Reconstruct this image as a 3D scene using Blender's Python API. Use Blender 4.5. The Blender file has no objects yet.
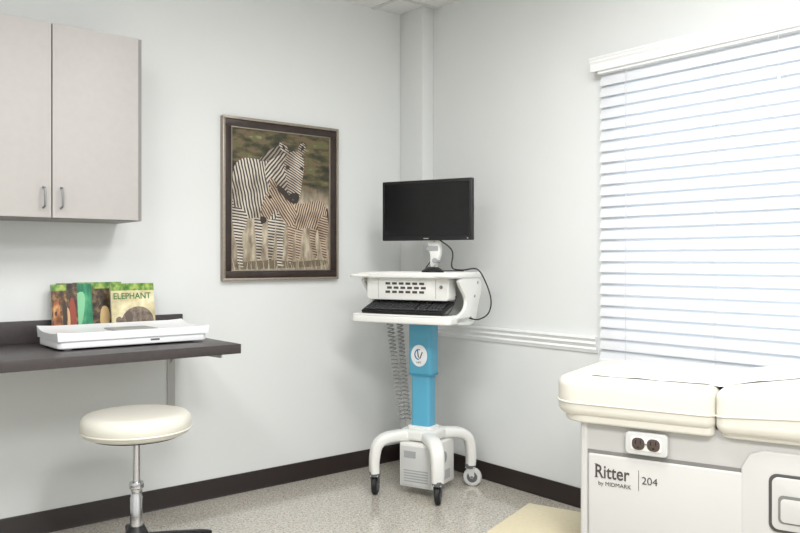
import bpy, bmesh, math, random
from mathutils import Vector, Matrix
random.seed(4)
S = bpy.context.scene
COL = S.collection
S.view_settings.view_transform = 'Standard'
S.view_settings.look = 'None'
S.view_settings.exposure = 0.0

# ------------------------------------------------------------------ materials
def lin(c):
    return tuple(((v/255)/12.92 if v/255 <= 0.04045 else ((v/255+0.055)/1.055)**2.4) for v in c) + (1.0,)
MATS = {}
def mat(name, rgb, rough=0.5, metal=0.0, noise=0.0, nscale=20, bump=0.0, bscale=60, spec=0.5, trans=0.0, emit=0.0, coat=0.0):
    if name in MATS: return MATS[name]
    m = bpy.data.materials.new(name); m.use_nodes = True
    nt = m.node_tree; b = nt.nodes['Principled BSDF']
    b.inputs['Base Color'].default_value = lin(rgb)
    b.inputs['Roughness'].default_value = rough
    b.inputs['Metallic'].default_value = metal
    b.inputs['Specular IOR Level'].default_value = spec
    if coat: b.inputs['Coat Weight'].default_value = coat
    tc = nt.nodes.new('ShaderNodeTexCoord')
    if noise > 0:
        n = nt.nodes.new('ShaderNodeTexNoise'); n.inputs['Scale'].default_value = nscale
        n.inputs['Detail'].default_value = 4
        nt.links.new(tc.outputs['Object'], n.inputs['Vector'])
        r = nt.nodes.new('ShaderNodeValToRGB')
        c = lin(rgb)
        r.color_ramp.elements[0].color = tuple(v*(1-noise) for v in c[:3])+(1,)
        r.color_ramp.elements[1].color = tuple(min(1, v*(1+noise)) for v in c[:3])+(1,)
        r.color_ramp.elements[0].position = .3; r.color_ramp.elements[1].position = .7
        nt.links.new(n.outputs['Fac'], r.inputs['Fac'])
        nt.links.new(r.outputs['Color'], b.inputs['Base Color'])
    if bump > 0:
        n = nt.nodes.new('ShaderNodeTexNoise'); n.inputs['Scale'].default_value = bscale
        nt.links.new(tc.outputs['Object'], n.inputs['Vector'])
        bp = nt.nodes.new('ShaderNodeBump'); bp.inputs['Strength'].default_value = bump
        bp.inputs['Distance'].default_value = 0.002
        nt.links.new(n.outputs['Fac'], bp.inputs['Height'])
        nt.links.new(bp.outputs['Normal'], b.inputs['Normal'])
    if emit > 0:
        b.inputs['Emission Color'].default_value = lin(rgb); b.inputs['Emission Strength'].default_value = emit
    if trans > 0:
        tr = nt.nodes.new('ShaderNodeBsdfTranslucent'); tr.inputs['Color'].default_value = lin(rgb)
        mx = nt.nodes.new('ShaderNodeMixShader'); mx.inputs[0].default_value = trans
        out = nt.nodes['Material Output']
        nt.links.new(b.outputs[0], mx.inputs[1]); nt.links.new(tr.outputs[0], mx.inputs[2])
        nt.links.new(mx.outputs[0], out.inputs['Surface'])
    MATS[name] = m
    return m

M_wall = mat('wall_paint', (221,223,222), .6, noise=.012, nscale=2, bump=.08, bscale=250, spec=.25)
M_ceil = mat('ceiling_paint', (229,229,228), .8)
M_base = mat('vinyl_baseboard', (38,28,26), .38, noise=.06, nscale=8)
M_trim = mat('trim_white', (234,235,235), .4)
M_lam = mat('greige_laminate', (179,175,172), .5, noise=.02, nscale=30)
M_lamedge = mat('greige_edge', (138,134,131), .5)
M_dark = mat('dark_counter_laminate', (62,56,56), .38, noise=.1, nscale=60)
M_chrome = mat('chrome', (205,205,208), .15, metal=1)
M_steel = mat('brushed_steel', (150,150,152), .35, metal=1)
M_blk = mat('black_plastic', (16,16,17), .4)
M_screen = mat('screen_glass', (6,6,8), .22)
M_rub = mat('rubber', (22,22,24), .6)
M_white = mat('white_plastic', (238,239,241), .35)
M_cream = mat('cream_plastic', (228,228,224), .35)
M_grey = mat('grey_plastic', (160,163,165), .45)
M_lgrey = mat('light_grey_metal', (200,201,199), .42)
M_blue = mat('blue_paint', (88,166,196), .38)
M_vinyl = mat('cream_vinyl', (214,211,200), .34, bump=.12, bscale=350, noise=.015, nscale=6)
M_paper = mat('exam_paper', (234,236,238), .75, bump=.4, bscale=25)
M_body = mat('table_body_greige', (182,181,178), .42, noise=.01, nscale=5)
M_body2 = mat('table_body_panel', (194,193,190), .4, noise=.01, nscale=5)
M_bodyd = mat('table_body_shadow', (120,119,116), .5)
M_tan = mat('step_tread', (194,184,156), .6, noise=.04, nscale=60)
M_slat = mat('blind_slat', (234,236,239), .45, trans=.2)
M_ink = mat('print_ink', (70,62,60), .5)
M_mid = mat('mid_grey', (95,97,98), .5)
M_vent = mat('dark_slots', (70,68,62), .7)
M_frame = mat('frame_dark_wood', (46,34,28), .35, noise=.25, nscale=25)
M_gilt = mat('frame_pewter_edge', (158,148,136), .35, metal=.6, noise=.1, nscale=60)

# floor : speckled vinyl tile
def floor_mat():
    m = bpy.data.materials.new('speckled_vinyl_tile'); m.use_nodes = True
    nt = m.node_tree; b = nt.nodes['Principled BSDF']; b.inputs['Roughness'].default_value = .15
    b.inputs['Specular IOR Level'].default_value = .6
    b.inputs['Coat Weight'].default_value = .25; b.inputs['Coat Roughness'].default_value = .08
    tc = nt.nodes.new('ShaderNodeTexCoord')
    base = lin((190,185,174))
    def mixc(prevout, fac, col):
        mx = nt.nodes.new('ShaderNodeMix'); mx.data_type='RGBA'
        nt.links.new(fac, mx.inputs[0])
        if isinstance(prevout, tuple): mx.inputs[6].default_value = prevout
        else: nt.links.new(prevout, mx.inputs[6])
        mx.inputs[7].default_value = col
        return mx.outputs[2]
    out = base
    for sc, thr, col, off in ((70,.62,lin((164,156,144)),0),(85,.63,lin((216,212,205)),5),(120,.655,lin((104,94,86)),9),(100,.66,lin((166,146,124)),15)):
        mp = nt.nodes.new('ShaderNodeMapping'); mp.inputs['Location'].default_value=(off,off*.7,0)
        nt.links.new(tc.outputs['Object'], mp.inputs['Vector'])
        n = nt.nodes.new('ShaderNodeTexNoise'); n.inputs['Scale'].default_value = sc; n.inputs['Detail'].default_value=2
        nt.links.new(mp.outputs[0], n.inputs['Vector'])
        r = nt.nodes.new('ShaderNodeValToRGB')
        r.color_ramp.elements[0].position = thr-.05; r.color_ramp.elements[1].position = thr+.01
        r.color_ramp.elements[0].color=(0,0,0,1); r.color_ramp.elements[1].color=(1,1,1,1)
        nt.links.new(n.outputs['Fac'], r.inputs['Fac'])
        out = mixc(out, r.outputs['Color'], col)
    br = nt.nodes.new('ShaderNodeTexBrick'); br.offset = 0
    br.inputs['Color1'].default_value=(0,0,0,1); br.inputs['Color2'].default_value=(0,0,0,1); br.inputs['Mortar'].default_value=(.35,.35,.35,1)
    br.inputs['Scale'].default_value=1; br.inputs['Mortar Size'].default_value=.0015
    br.inputs['Brick Width'].default_value=.305; br.inputs['Row Height'].default_value=.305
    nt.links.new(tc.outputs['Object'], br.inputs['Vector'])
    out = mixc(out, br.outputs['Color'], lin((130,122,112)))
    nt.links.new(out, b.inputs['Base Color'])
    return m
M_floor = floor_mat()

# ------------------------------------------------------------------ mesh helpers
def finish(ob, m, parent, smooth=True, ang=35):
    me = ob.data
    if isinstance(m, (list, tuple)):
        for x in m: me.materials.append(x)
    elif m: me.materials.append(m)
    if smooth:
        for p in me.polygons: p.use_smooth = True
        me.set_sharp_from_angle(angle=math.radians(ang))
    COL.objects.link(ob)
    if parent: ob.parent = parent
    return ob
def from_bm(name, bm, m, parent=None, smooth=True, ang=35):
    bmesh.ops.recalc_face_normals(bm, faces=bm.faces[:])
    me = bpy.data.meshes.new(name); bm.to_mesh(me); bm.free()
    return finish(bpy.data.objects.new(name, me), m, parent, smooth, ang)
def empty(name, loc=(0,0,0), rz=0):
    e = bpy.data.objects.new(name, None); e.location = loc; e.rotation_euler = (0,0,rz)
    e.empty_display_size = .1
    COL.objects.link(e); return e
def bm_box(bm, x0,x1,y0,y1,z0,z1, bev=0, seg=3, mtx=None):
    t = bmesh.new()
    bmesh.ops.create_cube(t, size=1)
    for v in t.verts:
        v.co = Vector(((x0+x1)/2+v.co.x*(x1-x0), (y0+y1)/2+v.co.y*(y1-y0), (z0+z1)/2+v.co.z*(z1-z0)))
    if bev: bmesh.ops.bevel(t, geom=t.edges[:], offset=bev, segments=seg, profile=.5, affect='EDGES')
    if mtx: t.transform(mtx)
    me = bpy.data.meshes.new('t'); t.to_mesh(me); t.free(); bm.from_mesh(me); bpy.data.meshes.remove(me)
def box(name, x0,x1,y0,y1,z0,z1, m, parent=None, bev=0, seg=3, mtx=None):
    bm = bmesh.new(); bm_box(bm,x0,x1,y0,y1,z0,z1,bev,seg,mtx)
    return from_bm(name, bm, m, parent)
def boxes(name, lst, m, parent=None, bev=0, seg=2):
    bm = bmesh.new()
    for b in lst: bm_box(bm, *b, bev, seg)
    return from_bm(name, bm, m, parent)
def lathe(name, prof, m, parent=None, seg=48, mtx=None, ang=40):
    bm = bmesh.new(); rings = []
    for r,z in prof:
        if r < 1e-6: rings.append([bm.verts.new((0,0,z))])
        else: rings.append([bm.verts.new((r*math.cos(2*math.pi*i/seg), r*math.sin(2*math.pi*i/seg), z)) for i in range(seg)])
    for a,b in zip(rings, rings[1:]):
        for i in range(seg):
            j=(i+1)%seg
            vs = [a[i] if len(a)>1 else a[0], a[j] if len(a)>1 else None, b[j] if len(b)>1 else b[0], b[i] if len(b)>1 else None]
            vs = [v for v in vs if v is not None]
            if len(vs)>=3 and len(set(vs))==len(vs): bm.faces.new(vs)
    if mtx: bm.transform(mtx)
    return from_bm(name, bm, m, parent, ang=ang)
def cyl(name, p0, p1, r, m, parent=None, seg=32, r2=None, bev=.0):
    p0=Vector(p0); p1=Vector(p1); d=p1-p0; L=d.length
    q=d.to_track_quat('Z','Y').to_matrix().to_4x4(); q.translation=p0
    r2 = r if r2 is None else r2
    prof=[(0,0),(r-bev,0),(r,bev),(r2,L-bev),(r2-bev,L),(0,L)] if bev else [(0,0),(r,0),(r2,L),(0,L)]
    return lathe(name, prof, m, parent, seg, q)
def catmull(pts, n=8):
    P=[Vector(p) for p in pts]; P=[P[0]*2-P[1]]+P+[P[-1]*2-P[-2]]; out=[]
    for i in range(1,len(P)-2):
        for k in range(n):
            t=k/n; a,b,c,d=P[i-1],P[i],P[i+1],P[i+2]
            out.append(.5*((2*b)+(c-a)*t+(2*a-5*b+4*c-d)*t*t+(3*b-a-3*c+d)*t**3))
    out.append(P[-2]); return out
def tube(name, pts, r, m, parent=None, seg=10, wh=None, side=None, power=2.0):
    """sweep; wh = list of (half width, half height) per point for elliptical section, side = fixed side vector"""
    P=[Vector(p) for p in pts]; bm=bmesh.new(); rings=[]; up=Vector((0,0,1)); prevn=None
    for i,p in enumerate(P):
        t=(P[min(i+1,len(P)-1)]-P[max(i-1,0)]).normalized()
        if side is not None: s=Vector(side).normalized(); s=(s-t*s.dot(t)).normalized()
        elif prevn is None:
            s=t.cross(up); s = s.normalized() if s.length>1e-3 else Vector((1,0,0))
        else: s=(prevn-t*prevn.dot(t)).normalized()
        prevn=s; n=s.cross(t).normalized()
        w,h=(r,r) if wh is None else wh[i]
        ring=[]
        for k in range(seg):
            a=2*math.pi*k/seg; c,sn=math.cos(a),math.sin(a)
            cx=math.copysign(abs(c)**(2/power),c); sx=math.copysign(abs(sn)**(2/power),sn)
            ring.append(bm.verts.new(p+s*w*cx+n*h*sx))
        rings.append(ring)
    for a,b in zip(rings,rings[1:]):
        for k in range(seg): bm.faces.new((a[k],a[(k+1)%seg],b[(k+1)%seg],b[k]))
    bm.faces.new(rings[0]); bm.faces.new(rings[-1][::-1])
    return from_bm(name,bm,m,parent,ang=50)
def prism(name, poly, axis, a0, a1, m, parent=None, bev=0, seg=3, mtx=None, fn=None):
    """poly 2D extruded along axis: 'x' poly=(y,z); 'y' poly=(x,z); 'z' poly=(x,y)"""
    bm=bmesh.new()
    def mk(u,v,w): return {'x':(w,u,v),'y':(u,w,v),'z':(u,v,w)}[axis]
    A=[bm.verts.new(mk(u,v,a0)) for u,v in poly]; B=[bm.verts.new(mk(u,v,a1)) for u,v in poly]
    bm.faces.new(A); bm.faces.new(B[::-1]); n=len(poly)
    for i in range(n): bm.faces.new((A[i],A[(i+1)%n],B[(i+1)%n],B[i]))
    bmesh.ops.recalc_face_normals(bm, faces=bm.faces[:])
    if bev:
        es=[e for e in bm.edges if (e.verts[0] in A)==(e.verts[1] in A)]
        bmesh.ops.bevel(bm, geom=es, offset=bev, segments=seg, profile=.5, affect='EDGES', clamp_overlap=True)
    if fn:
        for v in bm.verts: v.co = fn(v.co)
    if mtx: bm.transform(mtx)
    return from_bm(name,bm,m,parent)
def rrect(x0,x1,y0,y1,r,n=6):
    rs = r if isinstance(r,(list,tuple)) else [r]*4
    out=[]
    for (cx,cy,a0,q) in ((x0,y0,180,rs[0]),(x1,y0,270,rs[1]),(x1,y1,0,rs[2]),(x0,y1,90,rs[3])):
        sx = cx+q if cx==x0 else cx-q; sy = cy+q if cy==y0 else cy-q
        for k in range(n+1):
            a=math.radians(a0+90*k/n); out.append((sx+q*math.cos(a), sy+q*math.sin(a)))
    return out
def chaikin(p, it=2):
    for _ in range(it):
        q=[]
        for i in range(len(p)):
            a,b=p[i],p[(i+1)%len(p)]
            q+= [(a[0]*.75+b[0]*.25,a[1]*.75+b[1]*.25),(a[0]*.25+b[0]*.75,a[1]*.25+b[1]*.75)]
        p=q
    return p
def flat(name, poly, y, m, parent=None):
    """flat face in local xz plane facing -y"""
    me=bpy.data.meshes.new(name); me.from_pydata([(u,y,v) for u,v in poly],[],[list(range(len(poly)))]); me.update()
    if me.polygons[0].normal.y>0: me.flip_normals()
    return finish(bpy.data.objects.new(name,me),m,parent,False)
def text(name, body, size, loc, m, parent, rot=(math.pi/2,0,0), sx=1.0, align='LEFT', bold=0.0):
    c=bpy.data.curves.new(name,'FONT'); c.body=body; c.size=size; c.extrude=.0004; c.align_x=align; c.offset=bold
    o=bpy.data.objects.new(name+'_t',c); COL.objects.link(o)
    bpy.context.view_layer.update()
    me=bpy.data.meshes.new_from_object(o.evaluated_get(bpy.context.evaluated_depsgraph_get()))
    bpy.data.objects.remove(o)
    ob=bpy.data.objects.new(name,me); me.materials.clear(); me.materials.append(m)
    ob.location=loc; ob.rotation_euler=rot; ob.scale=(sx,1,1); COL.objects.link(ob); ob.parent=parent
    return ob

# ------------------------------------------------------------------ room shell
H=2.76; XR=.09; XL=-4.3; YF=-5.2
box('floor', XL-.1,XR+.1,YF-.1,.1,-.08,0, M_floor)
boxes('ceiling', [(XL-.1,XR+.1,YF-.1,.1,H,H+.08)], M_ceil)
grid=[]
for i in range(1,8): grid.append((XL+i*.61-.012-.18,XL+i*.61+.012-.18,YF,0,H-.006,H))
for i in range(1,9): grid.append((XL,XR,-.25-(i-1)*.61-.012,-.25-(i-1)*.61+.012,H-.006,H))
boxes('trim_1', grid, mat('grid_white',(205,205,203),.5))   # suspended ceiling grid
box('wall_back', XL-.1,XR+.1,0,.1,0,H, M_wall)
box('wall_front', XL-.1,XR+.1,YF-.1,YF,0,H, M_wall)
box('wall_left', XL-.1,XL,YF,0,0,H, M_wall)
WY0,WY1,WZ0,WZ1=-3.02,-1.50,.80,2.13
boxes('wall_right', [(XR,XR+.12,YF,WY0,0,H),(XR,XR+.12,WY1,0,0,H),(XR,XR+.12,WY0,WY1,0,WZ0),(XR,XR+.12,WY0,WY1,WZ1,H)], M_wall)
box('wall_column', 0,XR,-.214,0,0,H, M_wall, bev=.004)
# baseboards
def baseprof(t=.008,h=.1): return [(0,0),(-t-.006,0),(-t,.012),(-t,h-.006),(-t+.003,h),(0,h)]
prism('baseboard_back', baseprof(), 'x', XL, 0, M_base)
box('baseboard_right', XR-.008,XR,YF,-.214,0,.1, M_base, bev=.002)
boxes('baseboard_column', [(-.008,0,-.214,-.008,0,.1),(-.008,XR-.008,-.222,-.214,0,.1)], M_base)
box('baseboard_left', XL,XL+.008,YF,-.01,0,.1, M_base, bev=.002)
box('baseboard_front', XL+.01,XR-.01,YF,YF+.008,0,.1, M_base, bev=.002)
# chair rail (moulded)
rp=[(XR,.862),(XR-.024,.862),(XR-.026,.853),(XR-.020,.848),(XR-.014,.838),(XR-.022,.828),(XR-.018,.822),(XR-.011,.810),(XR-.016,.800),(XR-.010,.79),(XR-.008,.783),(XR,.783)]
prism('trim_2', rp, 'y', -1.42, -.214, M_trim)

# ------------------------------------------------------------------ window + blinds
win=empty('window_1',(0,0,0))
fw=.05
boxes('window_frame',[(XR+.04,XR+.09,WY0,WY1,WZ0,WZ0+fw),(XR+.04,XR+.09,WY0,WY1,WZ1-fw,WZ1),(XR+.04,XR+.09,WY0,WY0+fw,WZ0,WZ1),(XR+.04,XR+.09,WY1-fw,WY1,WZ0,WZ1),
   (XR+.045,XR+.085,WY0,WY1,1.45,1.49)],M_trim,win,bev=.004)
gm=bpy.data.materials.new('window_glass'); gm.use_nodes=True
nt=gm.node_tree; g=nt.nodes.new('ShaderNodeBsdfTransparent'); g.inputs[0].default_value=(.93,.97,1,1)
gl=nt.nodes.new('ShaderNodeBsdfGlossy'); gl.inputs['Roughness'].default_value=.02
mx=nt.nodes.new('ShaderNodeMixShader'); mx.inputs[0].default_value=.06
nt.links.new(g.outputs[0],mx.inputs[1]); nt.links.new(gl.outputs[0],mx.inputs[2]); nt.links.new(mx.outputs[0],nt.nodes['Material Output'].inputs['Surface'])
box('window_pane',XR+.06,XR+.064,WY0+fw,WY1-fw,WZ0+fw,WZ1-fw,gm,win)
bl=empty('window_blinds',(0,0,0))
BY0,BY1=-3.06,-1.462
bx=XR-.032
bm=bmesh.new(); pitch=.0525; W=.0605; zt=2.10; n=0
z=zt
tilt=math.radians(68)
while z>.76:
    pts=[]
    for k in range(7):
        u=(k/6-.5)*W; crown=.003*(1-(2*k/6-1)**2)
        # room side edge down
        x=bx+u*math.cos(tilt)-crown*math.sin(tilt); zz=z+u*math.sin(tilt)+crown*math.cos(tilt)
        pts.append((x,zz))
    th=.0028; nx,nz=-math.sin(tilt),math.cos(tilt)
    lo=[(a-nx*th*.5,b-nz*th*.5) for a,b in pts]; hi=[(a+nx*th*.5,b+nz*th*.5) for a,b in pts]
    poly=lo+hi[::-1]
    A=[bm.verts.new((u,BY0,v)) for u,v in poly]; B=[bm.verts.new((u,BY1,v)) for u,v in poly]
    bm.faces.new(A); bm.faces.new(B[::-1])
    for i in range(len(poly)): bm.faces.new((A[i],A[(i+1)%len(poly)],B[(i+1)%len(poly)],B[i]))
    z-=pitch; n+=1
from_bm('slats',bm,M_slat,bl)
box('bottom_rail',bx-.018,bx+.018,BY0,BY1,z+.012,z+.03,M_trim,bl,bev=.004)
box('headrail',XR-.058,XR-.004,BY0,BY1,2.13,2.19,M_trim,bl)
vp=[(XR,2.210),(XR-.074,2.210),(XR-.078,2.202),(XR-.073,2.194),(XR-.074,2.187),(XR-.067,2.178),(XR-.067,2.158),(XR-.071,2.151),(XR-.069,2.143),(XR-.061,2.141),(XR-.061,2.19),(XR,2.19)]
prism('valance',vp,'y',-3.09,-1.425,M_trim,bl)
box('valance_return',XR-.063,XR,-1.437,-1.427,2.141,2.2,M_trim,bl)
for i,y in enumerate((-1.62,-2.06,-2.52,-2.95)):
    boxes('ladder_cord_%d'%(i+1),[(bx-.028,bx-.0265,y-.001,y+.001,z+.02,2.13),(bx+.0265,bx+.028,y-.001,y+.001,z+.02,2.13)],mat('cord',(205,206,206),.7),bl)
tube('lift_cord',[(XR-.070,-2.33,2.14),(XR-.071,-2.332,1.98)],.0016,MATS['cord'],bl,seg=6)
lathe('cord_tassel',[(0,0),(.007,.004),(.005,.03),(0,.036)],M_trim,bl,seg=16,mtx=Matrix.Translation((XR-.071,-2.332,1.946)))

# ------------------------------------------------------------------ wall cabinet
cab=empty('wall_cabinet')
CX1=-1.765; CZ0,CZ1=1.412,2.228; CY=-.31
boxes('carcass',[(-2.852,CX1-.018,CY,-.02,CZ0,CZ0+.018),(-2.852,CX1-.018,CY,-.02,CZ1-.018,CZ1),(CX1-.018,CX1+.012,CY,-.001,CZ0,CZ1),(-2.87,-2.852,CY,-.001,CZ0,CZ1),(-2.852,CX1-.018,-.02,-.001,CZ0,CZ1),(-2.15,-2.132,CY,-.02,CZ0+.018,CZ1-.018)],M_lamedge,cab)
for i,(a,b) in enumerate(((-2.138,-1.775),(-2.502,-2.143),(-2.868,-2.507))):
    box('door_panel_%d'%(i+1),a,b,CY-.02,CY-.001,CZ0+.003,CZ1-.002,M_lam,cab,bev=.001)
def pull(nm,x):
    y=CY-.02
    tube(nm,catmull([(x,y,1.455),(x,y-.024,1.46),(x,y-.028,1.475),(x,y-.029,1.495),(x,y-.028,1.52),(x,y-.024,1.535),(x,y,1.54)],6),.0045,M_steel,cab,seg=12)
pull('handle_1',-2.105); pull('handle_2',-2.175); pull('handle_3',-2.83)

# ------------------------------------------------------------------ counter
ct=empty('wall_counter')
box('counter_slab',-3.1,-1.43,-.64,-.001,.824,.866,M_dark,ct,bev=.002)
box('backsplash',-3.1,-1.43,-.021,-.001,.866,.966,M_dark,ct,bev=.002)
M_brk=mat('bracket_grey',(186,186,184),.4)
for i,x in enumerate((-1.485,-2.5)):
    boxes('bracket_%d'%(i+1),[(x-.02,x+.02,-.006,-.001,.50,.824),(x-.02,x+.02,-.56,-.001,.818,.824)],M_brk,ct)
    prism('bracket_web_%d'%(i+1),[(-.006,.82),(-.56,.82),(-.56,.80),(-.08,.785),(-.006,.72)],'x',x-.003,x+.003,M_brk,ct)

# ------------------------------------------------------------------ baby scale
sc=empty('baby_scale',(-1.822,-.30,.867))
w=.325
prism('scale_base',rrect(-w,w,-.14,.15,.025),'z',.006,.05,M_white,sc,bev=.006)
# shallow curved weighing tray with raised rim
bm=bmesh.new(); nx_,ny_=36,16; top=[]
for i in range(nx_+1):
    row=[]
    for j in range(ny_+1):
        u=i/nx_*2-1; v=j/ny_*2-1
        x=u*(w+.006); y=v*.153+.003
        z=.062+.010*abs(v)**3+.004*max(0,abs(u)-.80)/.2
        if v>0: z+=.010*v**3
        row.append(bm.verts.new((x,y,z)))
    top.append(row)
for i in range(nx_):
    for j in range(ny_): bm.faces.new((top[i][j],top[i+1][j],top[i+1][j+1],top[i][j+1]))
r=bmesh.ops.extrude_face_region(bm,geom=bm.faces[:])
for v in r['geom']:
    if isinstance(v,bmesh.types.BMVert): v.co.z=.038; v.co.x*=.99; v.co.y*=.98
from_bm('tray',bm,M_white,sc,ang=60)
prism('tray_pad',rrect(-.07,.12,-.09,.09,.02),'z',.058,.0675,M_grey,sc,bev=.001)
for i,(x,y) in enumerate(((-.28,-.11),(.28,-.11),(-.28,.12),(.28,.12))):
    cyl('foot_%d'%i,(x,y,0),(x,y,.012),.018,M_grey,sc,seg=20)
flat('badge',[(.06,.02),(.10,.02),(.10,.028),(.06,.028)],-.1405,M_mid,sc)
box('seam_line',-w+.02,w-.02,-.1405,-.139,.037,.0385,M_grey,sc)

# ------------------------------------------------------------------ picture books
def photo_mat(name, c1, c2, c3, scale=12, stretch=(1,1,1)):
    m=bpy.data.materials.new(name); m.use_nodes=True; nt=m.node_tree; b=nt.nodes['Principled BSDF']; b.inputs['Roughness'].default_value=.4
    tc=nt.nodes.new('ShaderNodeTexCoord'); mp=nt.nodes.new('ShaderNodeMapping'); mp.inputs['Scale'].default_value=stretch
    n=nt.nodes.new('ShaderNodeTexNoise'); n.inputs['Scale'].default_value=scale; n.inputs['Detail'].default_value=5
    r=nt.nodes.new('ShaderNodeValToRGB'); r.color_ramp.elements[0].position=.36; r.color_ramp.elements[0].color=lin(c1)
    r.color_ramp.elements[1].position=.64; r.color_ramp.elements[1].color=lin(c3)
    e=r.color_ramp.elements.new(.5); e.color=lin(c2)
    nt.links.new(tc.outputs['Object'],mp.inputs[0]); nt.links.new(mp.outputs[0],n.inputs['Vector']); nt.links.new(n.outputs['Fac'],r.inputs[0]); nt.links.new(r.outputs[0],b.inputs['Base Color'])
    return m
M_jung=photo_mat('jungle_print',(48,36,24),(96,62,38),(176,140,84),30)
M_green=photo_mat('green_print',(14,96,68),(34,132,92),(96,176,124),22,(1,1,.3))
M_sav=photo_mat('savanna_print',(176,164,130),(206,194,152),(226,218,184),14)
M_grass=photo_mat('book_grass_print',(60,104,36),(100,144,54),(164,180,90),35)
M_ele=photo_mat('elephant_hide',(90,78,70),(116,102,90),(142,126,110),40)
M_wood=photo_mat('tiger_print',(96,52,28),(160,94,46),(214,172,112),24,(1,1,.6))
M_bark=photo_mat('bark_print',(28,24,20),(70,54,38),(132,108,76),26)
nb=[0]
def book(x0,x1,y,hh,th,lean):
    e=empty('picture_book' if nb[0]==0 else 'picture_book.%03d'%nb[0],((x0+x1)/2,y,.8685)); nb[0]+=1
    e.rotation_euler=(math.radians(-lean),0,0)
    W=(x1-x0)/2
    box('pages',-W+.003,W-.003,.002,th-.002,.004,hh-.004,mat('book_pages',(232,228,215),.7),e)
    boxes('covers',[(-W,W,0,.002,0,hh),(-W,W,th-.002,th,0,hh),(-W,-W+.003,0,th,0,hh)],mat('book_cover_card',(225,220,205),.4),e)
    return e,W
y=-.0006; L=9
def cover(x0,x1,yy,m,band=None,extra=(),hh=.262):
    e,W=book(x0,x1,yy,hh,.010,L)
    flat('cover_print',[(-W,0),(W,0),(W,hh),(-W,hh)],y,m,e)
    if band: flat('cover_band',[(-W,hh-.030),(W,hh-.030),(W,hh),(-W,hh)],y-.0003,band,e)
    for k,(pts,mm) in enumerate(extra): flat('cover_art_%d'%k,chaikin(pts),y-.0004-k*.0002,mm,e)
    return e,W
D=mat('dark_print',(50,38,30),.4); R_=mat('red_print',(146,62,44),.4); T_=mat('tan_print',(206,176,124),.4); PG=mat('pale_green_print',(130,196,150),.4); YL=mat('yellow_print',(204,180,96),.4)
cover(-1.965,-1.74,-.058,M_bark,M_grass,[([(-.07,.0),(-.045,.0),(-.04,.10),(-.05,.19),(-.07,.17)],YL),([(.0,.05),(.05,.06),(.05,.15),(.01,.16)],T_)],hh=.268)
cover(-2.00,-1.885,-.071,M_green,None,[([(-.04,.20),(.03,.24),(.02,.12),(-.01,.03),(-.035,.05)],PG)],hh=.262)
cover(-2.045,-1.955,-.084,M_bark,M_bark,[([(.005,.02),(.035,.02),(.038,.12),(.03,.20),(.01,.20)],R_),([(-.01,.04),(.01,.05),(.01,.15),(-.01,.16)],T_)],hh=.266)
cover(-2.072,-2.005,-.097,M_jung,M_grass,[([(-.028,.03),(-.006,.02),(.006,.10),(-.002,.2),(-.026,.19)],M_wood),([(-.02,.12),(-.012,.12),(-.01,.14),(-.02,.14)],D),([(.012,.02),(.03,.04),(.03,.18),(.015,.20)],D)])
b2,W=book(-1.815,-1.608,-.122,.262,.014,L)
flat('cover_print',[(-W,0),(W,0),(W,.262),(-W,.262)],y,M_sav,b2)
flat('cover_grass',[(-W,0),(W,0),(W,.07),(-W,.06)],y-.0002,M_grass,b2)
flat('cover_leaves',[(-W,.228),(W,.228),(W,.262),(-W,.262)],y-.0003,M_grass,b2)
flat('elephant_print',chaikin([(x*.95-.01,zz*.95) for x,zz in [(-.05,.0),(-.058,.05),(-.075,.07),(-.082,.10),(-.06,.115),(-.05,.10),(-.035,.13),(.0,.155),(.05,.16),(.09,.14),(.112,.10),(.112,.03),(.09,.03),(.085,.07),(.03,.07),(.03,.03),(.0,.03),(-.005,.07),(-.025,.05),(-.035,.0)]],1),y-.0005,M_ele,b2)
flat('elephant_ear',chaikin([(-.045,.12),(-.015,.135),(.0,.10),(-.02,.065),(-.04,.085)],1),y-.0008,mat('ear_print',(96,82,74),.5),b2)
text('cover_title','ELEPHANT',.041,(-W+.010,y-.001,.188),mat('title_green',(50,110,46),.4),b2,sx=.92,bold=.0004)

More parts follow.
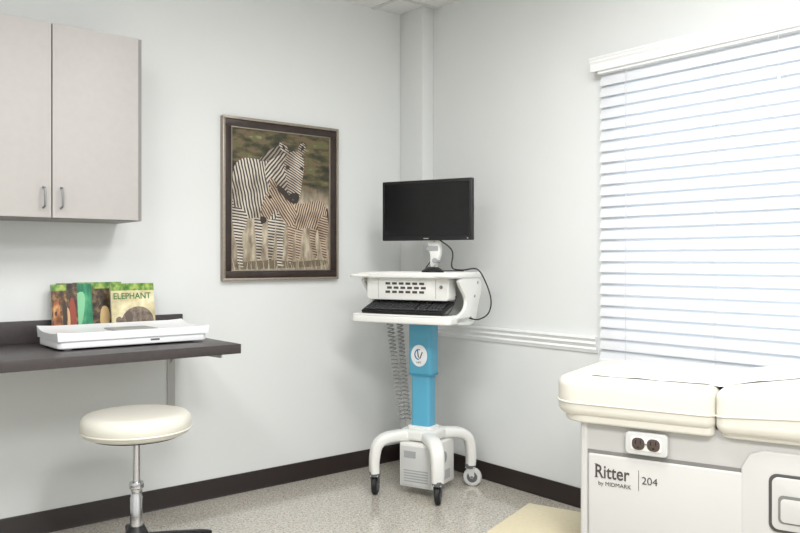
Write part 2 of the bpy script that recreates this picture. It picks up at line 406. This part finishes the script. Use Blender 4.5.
# ------------------------------------------------------------------ zebra picture
pf=empty('framed_zebra_picture',(-1.215,0,1.128))
FW,FH=.73,.868
def ring(name,x0,x1,z0,z1,t,y0,y1,m,bev):
    bm=bmesh.new()
    for b in ((x0,x1,z0,z0+t),(x0,x1,z1-t,z1),(x0,x0+t,z0+t,z1-t),(x1-t,x1,z0+t,z1-t)): bm_box(bm,b[0],b[1],y0,y1,b[2],b[3],bev,2)
    return from_bm(name,bm,m,pf)
ring('frame_outer_edge',0,FW,0,FH,.014,-.034,-.001,M_gilt,.002)
ring('frame_moulding',.012,FW-.012,.012,FH-.012,.040,-.028,-.001,M_frame,.004)
ring('frame_inner_lip',.051,FW-.051,.051,FH-.051,.006,-.024,-.001,M_gilt,.001)
def canvas_mat():
    m=bpy.data.materials.new('savanna_photo_background'); m.use_nodes=True; nt=m.node_tree; b=nt.nodes['Principled BSDF']; b.inputs['Roughness'].default_value=.45
    tc=nt.nodes.new('ShaderNodeTexCoord')
    def noise(scale,st,det=5):
        mp=nt.nodes.new('ShaderNodeMapping'); mp.inputs['Scale'].default_value=st
        n=nt.nodes.new('ShaderNodeTexNoise'); n.inputs['Scale'].default_value=scale; n.inputs['Detail'].default_value=det
        nt.links.new(tc.outputs['Object'],mp.inputs[0]); nt.links.new(mp.outputs[0],n.inputs['Vector']); return n.outputs['Fac']
    def ramp(f,cs):
        r=nt.nodes.new('ShaderNodeValToRGB'); r.color_ramp.elements[0].position=cs[0][0]; r.color_ramp.elements[0].color=lin(cs[0][1])
        r.color_ramp.elements[1].position=cs[-1][0]; r.color_ramp.elements[1].color=lin(cs[-1][1])
        for p,c in cs[1:-1]: e=r.color_ramp.elements.new(p); e.color=lin(c)
        nt.links.new(f,r.inputs[0]); return r.outputs[0]
    bush=ramp(noise(10,(1,1,2.4),6),[(.34,(36,34,26)),(.45,(58,56,38)),(.53,(86,82,52)),(.58,(112,88,70)),(.64,(84,96,50)),(.72,(140,130,98))])
    grass=ramp(noise(45,(1,1,.3),8),[(.3,(112,100,84)),(.5,(158,145,125)),(.7,(196,184,163))])
    sep=nt.nodes.new('ShaderNodeSeparateXYZ'); nt.links.new(tc.outputs['Object'],sep.inputs[0])
    ad=nt.nodes.new('ShaderNodeMath'); ad.operation='MULTIPLY_ADD'; nt.links.new(noise(7,(1,1,1)),ad.inputs[0]); ad.inputs[1].default_value=.12; nt.links.new(sep.outputs['Z'],ad.inputs[2])
    mr=nt.nodes.new('ShaderNodeMapRange'); mr.inputs['From Min'].default_value=.50; mr.inputs['From Max'].default_value=.60
    nt.links.new(ad.outputs[0],mr.inputs['Value'])
    mx=nt.nodes.new('ShaderNodeMix'); mx.data_type='RGBA'
    nt.links.new(mr.outputs[0],mx.inputs[0]); nt.links.new(grass,mx.inputs[6]); nt.links.new(bush,mx.inputs[7])
    nt.links.new(mx.outputs[2],b.inputs['Base Color']); return m
flat('canvas',[(.054,.054),(FW-.054,.054),(FW-.054,FH-.054),(.054,FH-.054)],-.016,canvas_mat(),pf)
def stripes(name,ang,scale,c1=(216,208,194),c2=(48,42,39),dist=3.6,thr=.5):
    m=bpy.data.materials.new(name); m.use_nodes=True; nt=m.node_tree; b=nt.nodes['Principled BSDF']; b.inputs['Roughness'].default_value=.45
    tc=nt.nodes.new('ShaderNodeTexCoord'); mp=nt.nodes.new('ShaderNodeMapping'); mp.inputs['Rotation'].default_value=(0,math.radians(ang),0)
    w=nt.nodes.new('ShaderNodeTexWave'); w.wave_type='BANDS'; w.bands_direction='X'; w.inputs['Scale'].default_value=scale; w.inputs['Distortion'].default_value=dist; w.inputs['Detail'].default_value=2; w.inputs['Detail Scale'].default_value=.6
    r=nt.nodes.new('ShaderNodeValToRGB'); r.color_ramp.elements[0].position=thr-.25; r.color_ramp.elements[0].color=lin(c2); r.color_ramp.elements[1].position=thr+.22; r.color_ramp.elements[1].color=lin(c1)
    n=nt.nodes.new('ShaderNodeTexNoise'); n.inputs['Scale'].default_value=9; n.inputs['Detail'].default_value=3
    nt.links.new(tc.outputs['Object'],n.inputs['Vector'])
    rr=nt.nodes.new('ShaderNodeValToRGB'); rr.color_ramp.elements[0].position=.35; rr.color_ramp.elements[0].color=(.55,.51,.47,1); rr.color_ramp.elements[1].position=.58; rr.color_ramp.elements[1].color=(1,1,1,1)
    nt.links.new(n.outputs['Fac'],rr.inputs[0])
    mu=nt.nodes.new('ShaderNodeMix'); mu.data_type='RGBA'; mu.blend_type='MULTIPLY'; mu.inputs[0].default_value=1
    nt.links.new(tc.outputs['Object'],mp.inputs[0]); nt.links.new(mp.outputs[0],w.inputs['Vector']); nt.links.new(w.outputs['Fac'],r.inputs[0])
    nt.links.new(r.outputs[0],mu.inputs[6]); nt.links.new(rr.outputs[0],mu.inputs[7]); nt.links.new(mu.outputs[2],b.inputs['Base Color']); return m
SV=stripes('zebra_stripes_flank',12,18); SN=stripes('zebra_stripes_neck',-40,17); SL=stripes('zebra_stripes_leg',84,20,dist=1.4); SH=stripes('zebra_stripes_face',62,24,dist=2.4)
FV=stripes('foal_stripes_flank',-18,22,(204,184,162),(78,60,50)); FL=stripes('foal_stripes_leg',78,22,(204,184,162),(92,72,60),1.4); FN=stripes('foal_stripes_neck',35,22,(204,184,162),(78,60,50))
U=(FW-.108)/96
def A(pts,it=2): return chaikin([(.054+x*U,FH-.054-y*(FH-.108)/142) for x,y in pts],it)
lay=[-.0162]
def art(name,pts,m,it=2):
    lay[0]-=.00009; return flat(name,A(pts,it),lay[0],m,pf)
ink=mat('zebra_ink',(50,42,38),.4)
art('ground_shadow',[(2,134),(40,131),(60,134),(94,130),(94,138),(50,140),(4,141)],mat('shadow_print',(110,98,80),.6))
art('adult_far_legs',[(20,84),(31,84),(28,100),(29,112),(27,132),(23,132),(23,112)],SL)
art('adult_far_foreleg',[(34,84),(42,84),(40,112),(38,132),(34,132),(34,112)],SL)
art('adult_tail',[(2,44),(6,48),(3,70),(4,94),(0,96),(0,62)],SL)
art('adult_body',[(1,46),(4,35),(12,29),(22,30),(32,30),(42,24),(54,22),(60,40),(56,66),(50,86),(38,91),(26,88),(14,91),(4,86),(0,64)],SV)
art('adult_neck',[(30,36),(38,27),(50,20),(60,22),(60,40),(56,64),(45,74),(34,58)],SN)
art('adult_mane',[(24,32),(30,25),(36,19),(46,13),(54,14),(50,21),(42,26),(34,31)],stripes('mane_stripes',-40,17,(150,140,126),(40,34,32)))
art('adult_hind_leg',[(0,76),(16,84),(13,100),(9,106),(11,120),(10,134),(12,139),(5,139),(6,120),(2,104)],SL)
art('adult_fore_leg',[(41,82),(53,78),(50,100),(48,108),(49,122),(47,134),(50,138),(42,138),(43,120),(42,104)],SL)
art('adult_ear_1',[(50,22),(44,14),(46,9),(52,13),(55,21)],SH)
art('adult_ear_2',[(63,20),(64,11),(69,8),(72,14),(68,23)],SH)
art('adult_ear_inner_1',[(50,19),(47,14),(48,12),(51,15)],ink)
art('adult_ear_inner_2',[(66,18),(67,12),(69,11),(70,15)],ink)
art('adult_head',[(51,24),(57,18),(66,19),(70,28),(69,40),(67,52),(66,64),(62,72),(56,72),(53,62),(52,48),(49,36)],SH)
art('adult_muzzle',[(54,64),(59,61),(65,63),(64,71),(60,75),(55,72)],ink)
art('adult_nostril',[(57,68),(59,68),(59,70),(57,70)],mat('nostril_print',(110,100,92),.5))
art('adult_eye_1',[(51,34),(55,33),(55,38),(51,38)],ink)
art('adult_eye_2',[(66,33),(69,34),(69,38),(65,37)],ink)
art('foal_far_hind',[(75,94),(84,94),(80,112),(84,128),(80,130),(76,114)],FL)
art('foal_far_fore',[(62,94),(69,94),(66,112),(65,132),(61,132),(61,112)],FL)
art('foal_tail',[(92,74),(95,78),(95,100),(92,102)],ink)
art('foal_body',[(50,78),(60,72),(70,73),(78,69),(87,68),(93,76),(94,92),(86,101),(74,97),(62,100),(54,98)],FV)
art('foal_hind_leg',[(83,88),(94,82),(95,100),(93,106),(91,112),(94,130),(89,132),(87,114),(84,104)],FL)
art('foal_fore_leg',[(52,90),(62,94),(60,106),(58,112),(58,134),(53,136),(54,112)],FL)
art('foal_neck',[(38,60),(46,58),(54,68),(63,80),(59,98),(51,95),(43,82)],FN)
art('foal_mane',[(40,54),(48,56),(60,71),(56,73),(45,62)],ink)
art('foal_ear',[(37,59),(34,50),(38,47),(43,53),(42,60)],FN)
art('foal_head',[(31,66),(36,58),(44,59),(48,70),(42,79),(35,90),(29,94),(26,89),(28,76)],FN)
art('foal_muzzle',[(26,87),(33,88),(32,94),(27,95)],ink)
art('foal_eye',[(34,66),(37,65),(38,69),(35,69)],ink)
for i in range(60):
    x=random.uniform(2,94); h=random.uniform(5,17)
    art('grass_blade_%d'%i,[(x,142),(x+.9,142),(x+random.uniform(-3,3),142-h)],mat('grass_ink_%d'%(i%3),[(170,158,136),(138,126,104),(192,182,160)][i%3],.5),0)

# ------------------------------------------------------------------ stool
st=empty('doctor_stool',(-1.925,-.705,0),math.radians(3))
R=.212
lathe('seat',[(0,.638),(.10,.638),(.165,.635),(.195,.628),(.209,.614),(R,.594),(.210,.574),(.203,.556),(.188,.548),(0,.548)],M_vinyl,st,seg=72,ang=60)
tube('seat_piping',[(.2105*math.cos(a),.2105*math.sin(a),.571) for a in [2*math.pi*k/64 for k in range(65)]],.0035,M_vinyl,st,seg=8)
lathe('seat_pan',[(0,.548),(.17,.548),(.17,.540),(.06,.534),(.05,.52),(0,.52)],M_blk,st)
lathe('post',[(0,.53),(.014,.53),(.014,.36),(.026,.358),(.028,.35),(.028,.335),(.022,.33),(.022,.30),(.024,.296),(.024,.13),(0,.13)],M_chrome,st,seg=32)
lathe('hub',[(0,.185),(.030,.185),(.042,.16),(.055,.13),(.055,.085),(0,.085)],M_blk,st,seg=32)
for i in range(5):
    a=2*math.pi*i/5; d=Vector((math.cos(a),math.sin(a),0)); s=Vector((-d.y,d.x,0))
    tube('leg_%d'%(i+1),[d*.03+Vector((0,0,.125)),d*.15+Vector((0,0,.11)),d*.29+Vector((0,0,.088)),d*.325+Vector((0,0,.082))],.02,M_blk,st,wh=[(.026,.022),(.022,.018),(.018,.014),(.013,.010)],side=s,seg=12,power=3)
    c=d*.305
    cyl('caster_stem_%d'%(i+1),c+Vector((0,0,.04)),c+Vector((0,0,.085)),.006,M_steel,st,seg=12)
    for k,sg in enumerate((-1,1)):
        p=c+s*.006*sg+Vector((0,0,.026)); cyl('caster_wheel_%d_%d'%(i+1,k),p,p+s*.016*sg,.026,M_rub,st,seg=24,bev=.003)
    box('caster_hood_%d'%(i+1),-.02,.02,-.006,.006,.026,.054,M_blk,st,mtx=Matrix.Translation(c)@Matrix.Rotation(a,4,'Z'))

# ------------------------------------------------------------------ computer cart
ca=empty('medical_computer_cart',(-.314,-.586,0),math.radians(-68.5))
prism('column_lower',rrect(-.056,.056,-.042,.042,.018),'z',.32,.66,M_blue,ca)
prism('column_upper',rrect(-.070,.070,-.05,.05,.022),'z',.628,.905,M_blue,ca,bev=.003)
prism('column_collar',rrect(-.072,.072,-.052,.052,.023),'z',.622,.632,mat('blue_dark',(64,140,172),.4),ca)
el=[(.048*math.cos(a),.058*math.sin(a)+.728) for a in [2*math.pi*k/40 for k in range(40)]]
prism('label_disc',el,'y',-.0525,-.0495,M_white,ca)
arc=[(.022*math.cos(a)-.002,-.0535,.735+.026*math.sin(a)) for a in [math.radians(70+k*12) for k in range(18)]]
tube('label_swirl',arc,.003,mat('logo_blue',(30,110,165),.4),ca,seg=6)
tube('label_stem',[(-.008,-.0535,.758),(-.004,-.0535,.723),(.006,-.0535,.713),(.02,-.0535,.748)],.0028,mat('logo_dark',(40,44,50),.4),ca,seg=6)
text('label_text','cart',.018,(-.016,-.0528,.688),MATS['logo_dark'],ca)
# base
prism('base_shroud',rrect(-.105,.105,-.10,.10,.045),'z',.280,.338,M_cream,ca,bev=.018,seg=5)
prism('base_collar',rrect(-.072,.072,-.058,.058,.024),'z',.325,.352,M_cream,ca,bev=.004)
for i,(sx,sy) in enumerate(((-1,-1),(1,-1),(1,1),(-1,1))):
    d=Vector((sx*.185,sy*.20,0)); dn=d.normalized(); s=Vector((-dn.y,dn.x,0)); L=d.length
    ctrl=[(.04,.303),(.14,.303),(.215,.293),(.258,.262),(L,.21),(L+.004,.16),(L+.002,.115)]
    pts=catmull([dn*r_+Vector((0,0,z_)) for r_,z_ in ctrl],6)
    N=len(pts); wh=[(.040-.008*k/N,.032-.008*k/N) for k in range(N)]
    tube('leg_%d'%(i+1),pts,.03,M_cream,ca,seg=20,wh=wh,side=s,power=3)
    c=dn*L
    lathe('caster_cap_%d'%(i+1),[(0,.122),(.028,.122),(.030,.114),(.028,.098),(0,.098)],M_mid,ca,seg=24,mtx=Matrix.Translation(c))
    cyl('caster_stem_%d'%(i+1),c+Vector((0,0,.08)),c+Vector((0,0,.11)),.01,M_steel,ca,seg=16)
    ang=[1.9,1.9,.25,2.0][i]; f=Vector((math.cos(ang),math.sin(ang),0)); t=Vector((-f.y,f.x,0))
    wc=c+f*.012+Vector((0,0,.05))
    cyl('caster_wheel_%d'%(i+1),wc-t*.014,wc+t*.014,.05,M_rub if i<2 else M_lgrey,ca,seg=36,bev=.005)
    cyl('caster_rim_%d'%(i+1),wc-t*.0155,wc+t*.0155,.030,M_mid,ca,seg=28,bev=.002)
    cyl('caster_axle_%d'%(i+1),wc-t*.022,wc+t*.022,.009,M_steel,ca,seg=16)
    rot=Matrix.Rotation(ang,4,'Z'); rot.translation=c
    for k,sg in enumerate((-1,1)):
        prism('caster_fork_%d_%d'%(i+1,k),[(-.02,.10),(.02,.10),(.026,.06),(.018,.04),(.004,.042)],'y',sg*.017,sg*.021,M_mid if i<2 else M_lgrey,ca,mtx=rot)
    box('caster_yoke_%d'%(i+1),-.024,.026,-.021,.021,.099,.106,M_lgrey,ca,bev=.002,mtx=rot)
# computer box slung under base
PX=.022
box('pc_box',PX-.10,PX+.10,-.125,.125,.045,.275,M_cream,ca,bev=.006)
box('pc_box_front',PX-.088,PX+.088,-.131,-.124,.055,.26,M_lgrey,ca,bev=.003)
boxes('pc_box_vents',[(PX-.07,PX+.07,-.1325,-.130,.075+k*.014,.081+k*.014) for k in range(5)]+[(PX-.07,PX,-.1325,-.130,.20,.235)],M_grey,ca)
cyl('pc_badge',(PX+.1,-.0,.19),(PX+.1025,-.0,.19),.032,M_grey,ca,seg=32)
boxes('pc_side_slots',[(PX+.0995,PX+.1012,-.09+k*.014,-.083+k*.014,.07,.12) for k in range(12)],M_grey,ca)
# work surface
prism('support_plate',rrect(-.11,.11,-.10,.10,.03),'z',.90,.93,M_cream,ca,bev=.005)
prism('support_web',[(-.10,.92),(.14,.92),(.12,1.14),(-.02,1.14),(-.05,1.0)],'x',-.09,.09,M_cream,ca)
prism('top_deck',rrect(-.295,.295,-.225,.12,.035),'z',1.145,1.170,M_cream,ca,bev=.006)
tube('deck_rim',[(p[0],p[1],1.170) for p in rrect(-.285,.285,-.215,.11,.03)]+[(-.285,-.185,1.170)],.005,M_cream,ca,seg=8)
prism('grille_panel',rrect(-.24,.24,1.030,1.15,.02),'y',-.19,-.10,M_cream,ca,bev=.005)
slots=[]
for r_ in range(3):
    for k in range(6):
        x=-.125+k*.040+ (.010 if r_%2 else 0); z_=1.066+r_*.022
        slots.append((x,x+.027,-.1925,-.1895,z_,z_+.012))
boxes('grille_slots',slots,M_vent,ca)
boxes('panel_seams',[(-.17,-.168,-.1915,-.1895,1.04,1.14),(.168,.17,-.1915,-.1895,1.04,1.14)],M_grey,ca)
cyl('panel_lock',(.20,-.19,1.10),(.20,-.194,1.10),.009,M_steel,ca,seg=20)
for i,sg in enumerate((-1,1)):
    x0,x1=sorted((sg*.272,sg*.29))
    prism('side_cheek_%d'%(i+1),chaikin([(-.19,1.15),(.11,1.15),(.115,1.08),(.07,1.00),(.03,.90),(-.12,.905),(-.20,.915),(-.20,.95),(-.09,.985),(-.075,1.04),(-.14,1.09)],2),'x',x0,x1,M_cream,ca,bev=.004)
    tube('side_handle_%d'%(i+1),catmull([(sg*.28,-.20,1.155),(sg*.305,-.235,1.157),(sg*.28,-.25,1.157),(sg*.20,-.24,1.157)],6),.009,M_cream,ca,seg=12)
    for k,(yy,zz) in enumerate(((.06,1.12),(.02,1.05),(-.03,.94))):
        cyl('cheek_screw_%d_%d'%(i+1,k),(sg*.289,yy,zz),(sg*.2925,yy,zz),.008,M_grey,ca,seg=16)
box('back_panel',-.27,.27,.04,.055,.93,1.15,M_cream,ca,bev=.004)
prism('keyboard_tray',rrect(-.285,.29,-.285,.02,.03),'z',.915,.952,M_cream,ca,bev=.008)
tube('tray_lip',catmull([(-.27,-.18,.955),(-.268,-.26,.955),(-.24,-.277,.955),(0,-.279,.955),(.245,-.277,.955),(.272,-.26,.955),(.274,-.18,.955)],6),.006,M_cream,ca,seg=10)
# keyboard
kb=Matrix.Translation((-.0,-.252,.960))@Matrix.Rotation(math.radians(19),4,'X')
box('keyboard_body',-.235,.235,0,.155,0,.018,M_blk,ca,bev=.005,mtx=kb)
bm=bmesh.new()
for r_ in range(6):
    y0=.012+r_*.0225
    x=-.225
    while x<.215:
        wd=.017 if not (r_==0 and -.13<x<-.02) else .10
        bm_box(bm,x,x+wd,y0,y0+.018,.018,.0245,.0015,1,kb); x+=wd+.0025
        if abs(x-.075)<.01 or abs(x-.135)<.01: x+=.008
from_bm('keyboard_keys',bm,mat('key_caps',(50,50,52),.5),ca)
boxes('paper_sheet',[(-.25,.20,-.283,-.262,.953,.957)],M_paper,ca)
# monitor
mx0,mx1=-.252,.29
box('monitor_bezel',mx0,mx1,-.01,.018,1.343,1.668,M_blk,ca,bev=.005)
box('monitor_back',mx0+.06,mx1-.06,.015,.05,1.38,1.63,M_blk,ca,bev=.012)
box('monitor_screen',mx0+.016,mx1-.016,-.0112,-.0095,1.366,1.652,M_screen,ca)
boxes('monitor_logo',[(.005,.035,-.0108,-.0098,1.351,1.356)],M_grey,ca)
boxes('monitor_power_button',[(.26,.268,-.0108,-.0098,1.350,1.356)],M_grey,ca)
lathe('stand_base',[(0,1.168),(.06,1.168),(.06,1.18),(.045,1.19),(.03,1.2),(0,1.2)],M_blk,ca,mtx=Matrix.Translation((.035,.04,0)))
cyl('stand_post',(.035,.06,1.18),(.035,.06,1.47),.017,M_cream,ca)
prism('stand_arm',chaikin([(.02,1.20),(.05,1.20),(.085,1.27),(.075,1.34),(.05,1.36),(.005,1.36),(.01,1.30),(.025,1.26)],2),'y',.03,.065,M_cream,ca,bev=.006)
box('stand_tilt_knuckle',-.0,.075,.028,.075,1.285,1.315,M_grey,ca,bev=.006)
cyl('stand_knob',(.055,.02,1.235),(.055,.075,1.235),.014,M_grey,ca)
box('vesa_plate',-.02,.09,.048,.06,1.42,1.54,M_blk,ca,bev=.003)
# cables
tube('power_cable',catmull([(.06,.03,1.36),(.14,.06,1.29),(.15,.04,1.20),(.22,.02,1.185),(.30,.03,1.19),(.345,.04,1.12),(.37,.05,1.03),(.355,.05,.96),(.32,.0,.93),(.285,-.05,.94)],8),.0038,M_blk,ca,seg=8)
tube('video_cable',catmull([(.05,.03,1.34),(.02,.08,1.26),(-.02,.06,1.19),(.03,.0,1.180),(.12,.02,1.180),(.2,.08,1.180)],8),.003,M_blk,ca,seg=8)
tube('mouse_cable',catmull([(.10,-.11,1.0),(.2,-.09,1.03),(.255,-.13,1.05),(.262,-.2,.99),(.24,-.2,.965)],8),.0022,M_blk,ca,seg=6)
def coil(nm,p0,p1,r,turns,m,rr=.0038,sag=.03):
    p0=Vector(p0);p1=Vector(p1);pts=[];N=turns*10
    d=(p1-p0).normalized(); s=d.cross(Vector((0,1,0))).normalized(); t=d.cross(s)
    for k in range(N+1):
        u=k/N; c=p0.lerp(p1,u)+Vector((-sag,0,0))*math.sin(u*math.pi); a=2*math.pi*turns*u
        pts.append(c+s*r*math.cos(a)+t*r*math.sin(a))
    tube(nm,pts,rr,m,ca,seg=6)
M_cord=mat('coil_cord',(164,164,162),.5)
coil('coiled_cord_1',(-.225,.02,.915),(-.135,.02,.36),.017,26,M_cord,sag=.004)
coil('coiled_cord_2',(-.178,.05,.915),(-.118,.04,.36),.015,26,M_cord,sag=.0)
tube('cord_tail',catmull([(-.125,.03,.36),(-.12,.03,.30),(-.125,.0,.25),(-.11,-.02,.2)],6),.004,M_cord,ca,seg=8)

# ------------------------------------------------------------------ exam table
et=empty('exam_table',(-.88,-2.0,0),math.atan2(-.946,.326))
BX1=.99; TW=.60
prism('cabinet_body',rrect(.05,BX1,.035,TW-.04,.02),'z',.06,.69,M_body,et,bev=.003)
box('plinth',.09,BX1-.03,.075,TW-.08,0,.06,M_mid,et)
box('side_panel_foot',.077,.60,.024,.036,.09,.562,M_body2,et,bev=.006)
prism('side_panel_head',[(.575,.09),(.975,.09),(.975,.64),(.64,.64),(.60,.625),(.575,.58)],'y',.022,.036,M_body2,et,bev=.005)
prism('corner_post',rrect(.046,.074,.028,.06,.01),'z',.06,.685,M_body2,et)
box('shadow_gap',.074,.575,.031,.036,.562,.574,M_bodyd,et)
# duplex outlet
prism('outlet_housing',rrect(.210,.350,.580,.656,.014),'y',.012,.036,M_lgrey,et,bev=.004)
prism('outlet_face',rrect(.229,.331,.595,.642,.010),'y',.010,.014,M_cream,et,bev=.001)
for i,x in enumerate((.255,.305)):
    prism('socket_%d'%(i+1),rrect(x-.021,x+.021,.598,.639,.017),'y',.0065,.0105,mat('outlet_brown',(74,62,56),.4),et,bev=.001)
    boxes('socket_slots_%d'%(i+1),[(x-.010,x-.0065,.0058,.0067,.618,.632),(x+.0065,x+.010,.0058,.0067,.618,.632),(x-.003,x+.003,.0058,.0067,.604,.610)],M_blk,et)
cyl('outlet_screw',(.280,.0105,.6185),(.280,.008,.6185),.003,M_steel,et,seg=12)
# drawer recess in the head panel
M_rim=mat('drawer_dark_rim',(70,68,66),.5)
prism('drawer_front',rrect(.655,.95,.395,.575,.025),'y',.017,.024,M_rim,et,bev=.002)
prism('drawer_handle',rrect(.664,.94,.404,.566,.02),'y',.013,.020,M_body2,et,bev=.003)
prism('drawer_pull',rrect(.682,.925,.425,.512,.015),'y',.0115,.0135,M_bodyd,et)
prism('drawer_pull_lip',rrect(.689,.917,.430,.502,.012),'y',.009,.012,M_body2,et,bev=.001)
text('brand_lettering','Ritter',.064,(.100,.0232,.482),M_ink,et,sx=.80,bold=.0008)
# serif feet so the lettering reads as a roman face
boxes('lettering_serifs',[(.1005,.113,.0226,.0236,.4815,.4838),(.1005,.112,.0226,.0236,.5265,.5285),(.123,.133,.0226,.0236,.4815,.4838)],M_ink,et)
text('maker_lettering','by MIDMARK',.020,(.113,.0232,.456),M_ink,et)
text('model_lettering','204',.036,(.262,.0232,.480),M_ink,et)
box('lettering_rule',.252,.2532,.0225,.0238,.455,.525,M_ink,et)
# cushions
def slab(name,outline,z0,z1,bev,m,fn=None):
    return prism(name,outline,'z',z0,z1,m,et,bev=bev,seg=8,fn=fn)
slab('seat_cushion',rrect(-.050,.500,-.008,TW+.03,[.10,.035,.03,.14],10),.690,.824,.050,M_vinyl)
slab('seat_cushion_base',rrect(-.025,.495,.006,TW+.015,[.09,.03,.01,.13],8),.668,.72,.016,M_vinyl)
tan9=math.tan(math.radians(10))
def wedge(co): return Vector((co.x,co.y,co.z+tan9*(co.x-.502)*max(0,(co.z-.69))/.134))
slab('back_cushion',rrect(.500,1.06,-.008,TW,[.035,.12,.12,.03],10),.682,.824,.050,M_vinyl,wedge)
prism('back_board',rrect(.51,1.02,.015,TW-.03,.04),'z',.668,.70,M_vinyl,et,bev=.01)
ol=rrect(-.051,.501,-.009,TW+.031,[.10,.035,.03,.14],10)
tube('seat_piping',[(p[0],p[1],.738) for p in ol[:20]],.0035,M_vinyl,et,seg=8)
ol2=rrect(.499,1.061,-.009,TW+.001,[.035,.12,.12,.03],10)
tube('back_piping',[tuple(wedge(Vector((p[0],p[1],.738)))) for p in ol2[2:20]],.0035,M_vinyl,et,seg=8)
ol3=rrect(-.018,.470,.024,TW,[.07,.03,.03,.10],10)
tube('seat_top_seam',[(p[0],p[1],.8215) for p in ol3[:22]],.003,M_vinyl,et,seg=8)
# paper roll sheet
bm=bmesh.new(); rows=[]
nx_=60; ny_=24
for i in range(nx_+1):
    row=[]
    for j in range(ny_+1):
        x=.065+i/nx_*.90; yy=.085+j/ny_*.42
        if x<.46: z=.8255
        elif x<=.502: z=.8255-.006*math.sin((x-.46)/.042*math.pi/2)
        else: z=.8255-.006*math.cos(min(1,(x-.502)/.04)*math.pi/2)+tan9*(x-.502)
        z+=.0016*math.sin(x*41+yy*17)*math.sin(yy*33+x*9)+.0016
        row.append(bm.verts.new((x,yy,z)))
    rows.append(row)
for i in range(nx_):
    for j in range(ny_): bm.faces.new((rows[i][j],rows[i+1][j],rows[i+1][j+1],rows[i][j+1]))
from_bm('exam_paper_sheet',bm,M_paper,et,ang=80)
# pull-out step
box('step_tread',-.335,.05,.06,.48,.178,.20,M_tan,et,bev=.006)
boxes('step_drawer',[(-.325,.05,.07,.09,.02,.178),(-.325,.05,.45,.47,.02,.178),(-.33,-.31,.07,.47,.0,.178)],M_body2,et)

# ------------------------------------------------------------------ ceiling lights
for i,(x,y_) in enumerate(((-1.35,-2.3),(-3.1,-2.3),(-2.2,-4.1))):
    e=empty('ceiling_light' if i==0 else 'ceiling_light.%03d'%i,(x,y_,H))
    bm=bmesh.new()
    for b in ((-.3,.3,-.6,-.58),(-.3,.3,.58,.6),(-.3,-.28,-.58,.58),(.28,.3,-.58,.58)): bm_box(bm,b[0],b[1],b[2],b[3],-.014,-.006)
    from_bm('troffer_frame',bm,M_trim,e)
    box('diffuser_panel',-.28,.28,-.58,.58,-.010,-.007,mat('diffuser',(252,252,250),.6,emit=2.0),e)
    l=bpy.data.lights.new('tube_lamp_%d'%i,'AREA'); l.shape='RECTANGLE'; l.size=.56; l.size_y=1.16; l.energy=[40,37,80][i]; l.color=(1.0,.994,.992)
    lo=bpy.data.objects.new('tube_lamp_%d'%i,l); lo.location=(0,0,-.02); COL.objects.link(lo); lo.parent=e

# ------------------------------------------------------------------ world
w=bpy.data.worlds.new('overcast_sky'); S.world=w; w.use_nodes=True
bg=w.node_tree.nodes['Background']; bg.inputs[0].default_value=(.90,.95,1,1); bg.inputs[1].default_value=2.5

# ------------------------------------------------------------------ camera
cd=bpy.data.cameras.new('camera'); cam=bpy.data.objects.new('camera',cd); COL.objects.link(cam)
cd.sensor_width=36; cd.lens=785*36/800; cd.shift_y=-6.5/800; cd.clip_start=.02
cam.location=(-3.084,-3.782,1.238)
cam.rotation_euler=(math.pi/2,0,-math.atan2(.632,.775))
S.camera=cam
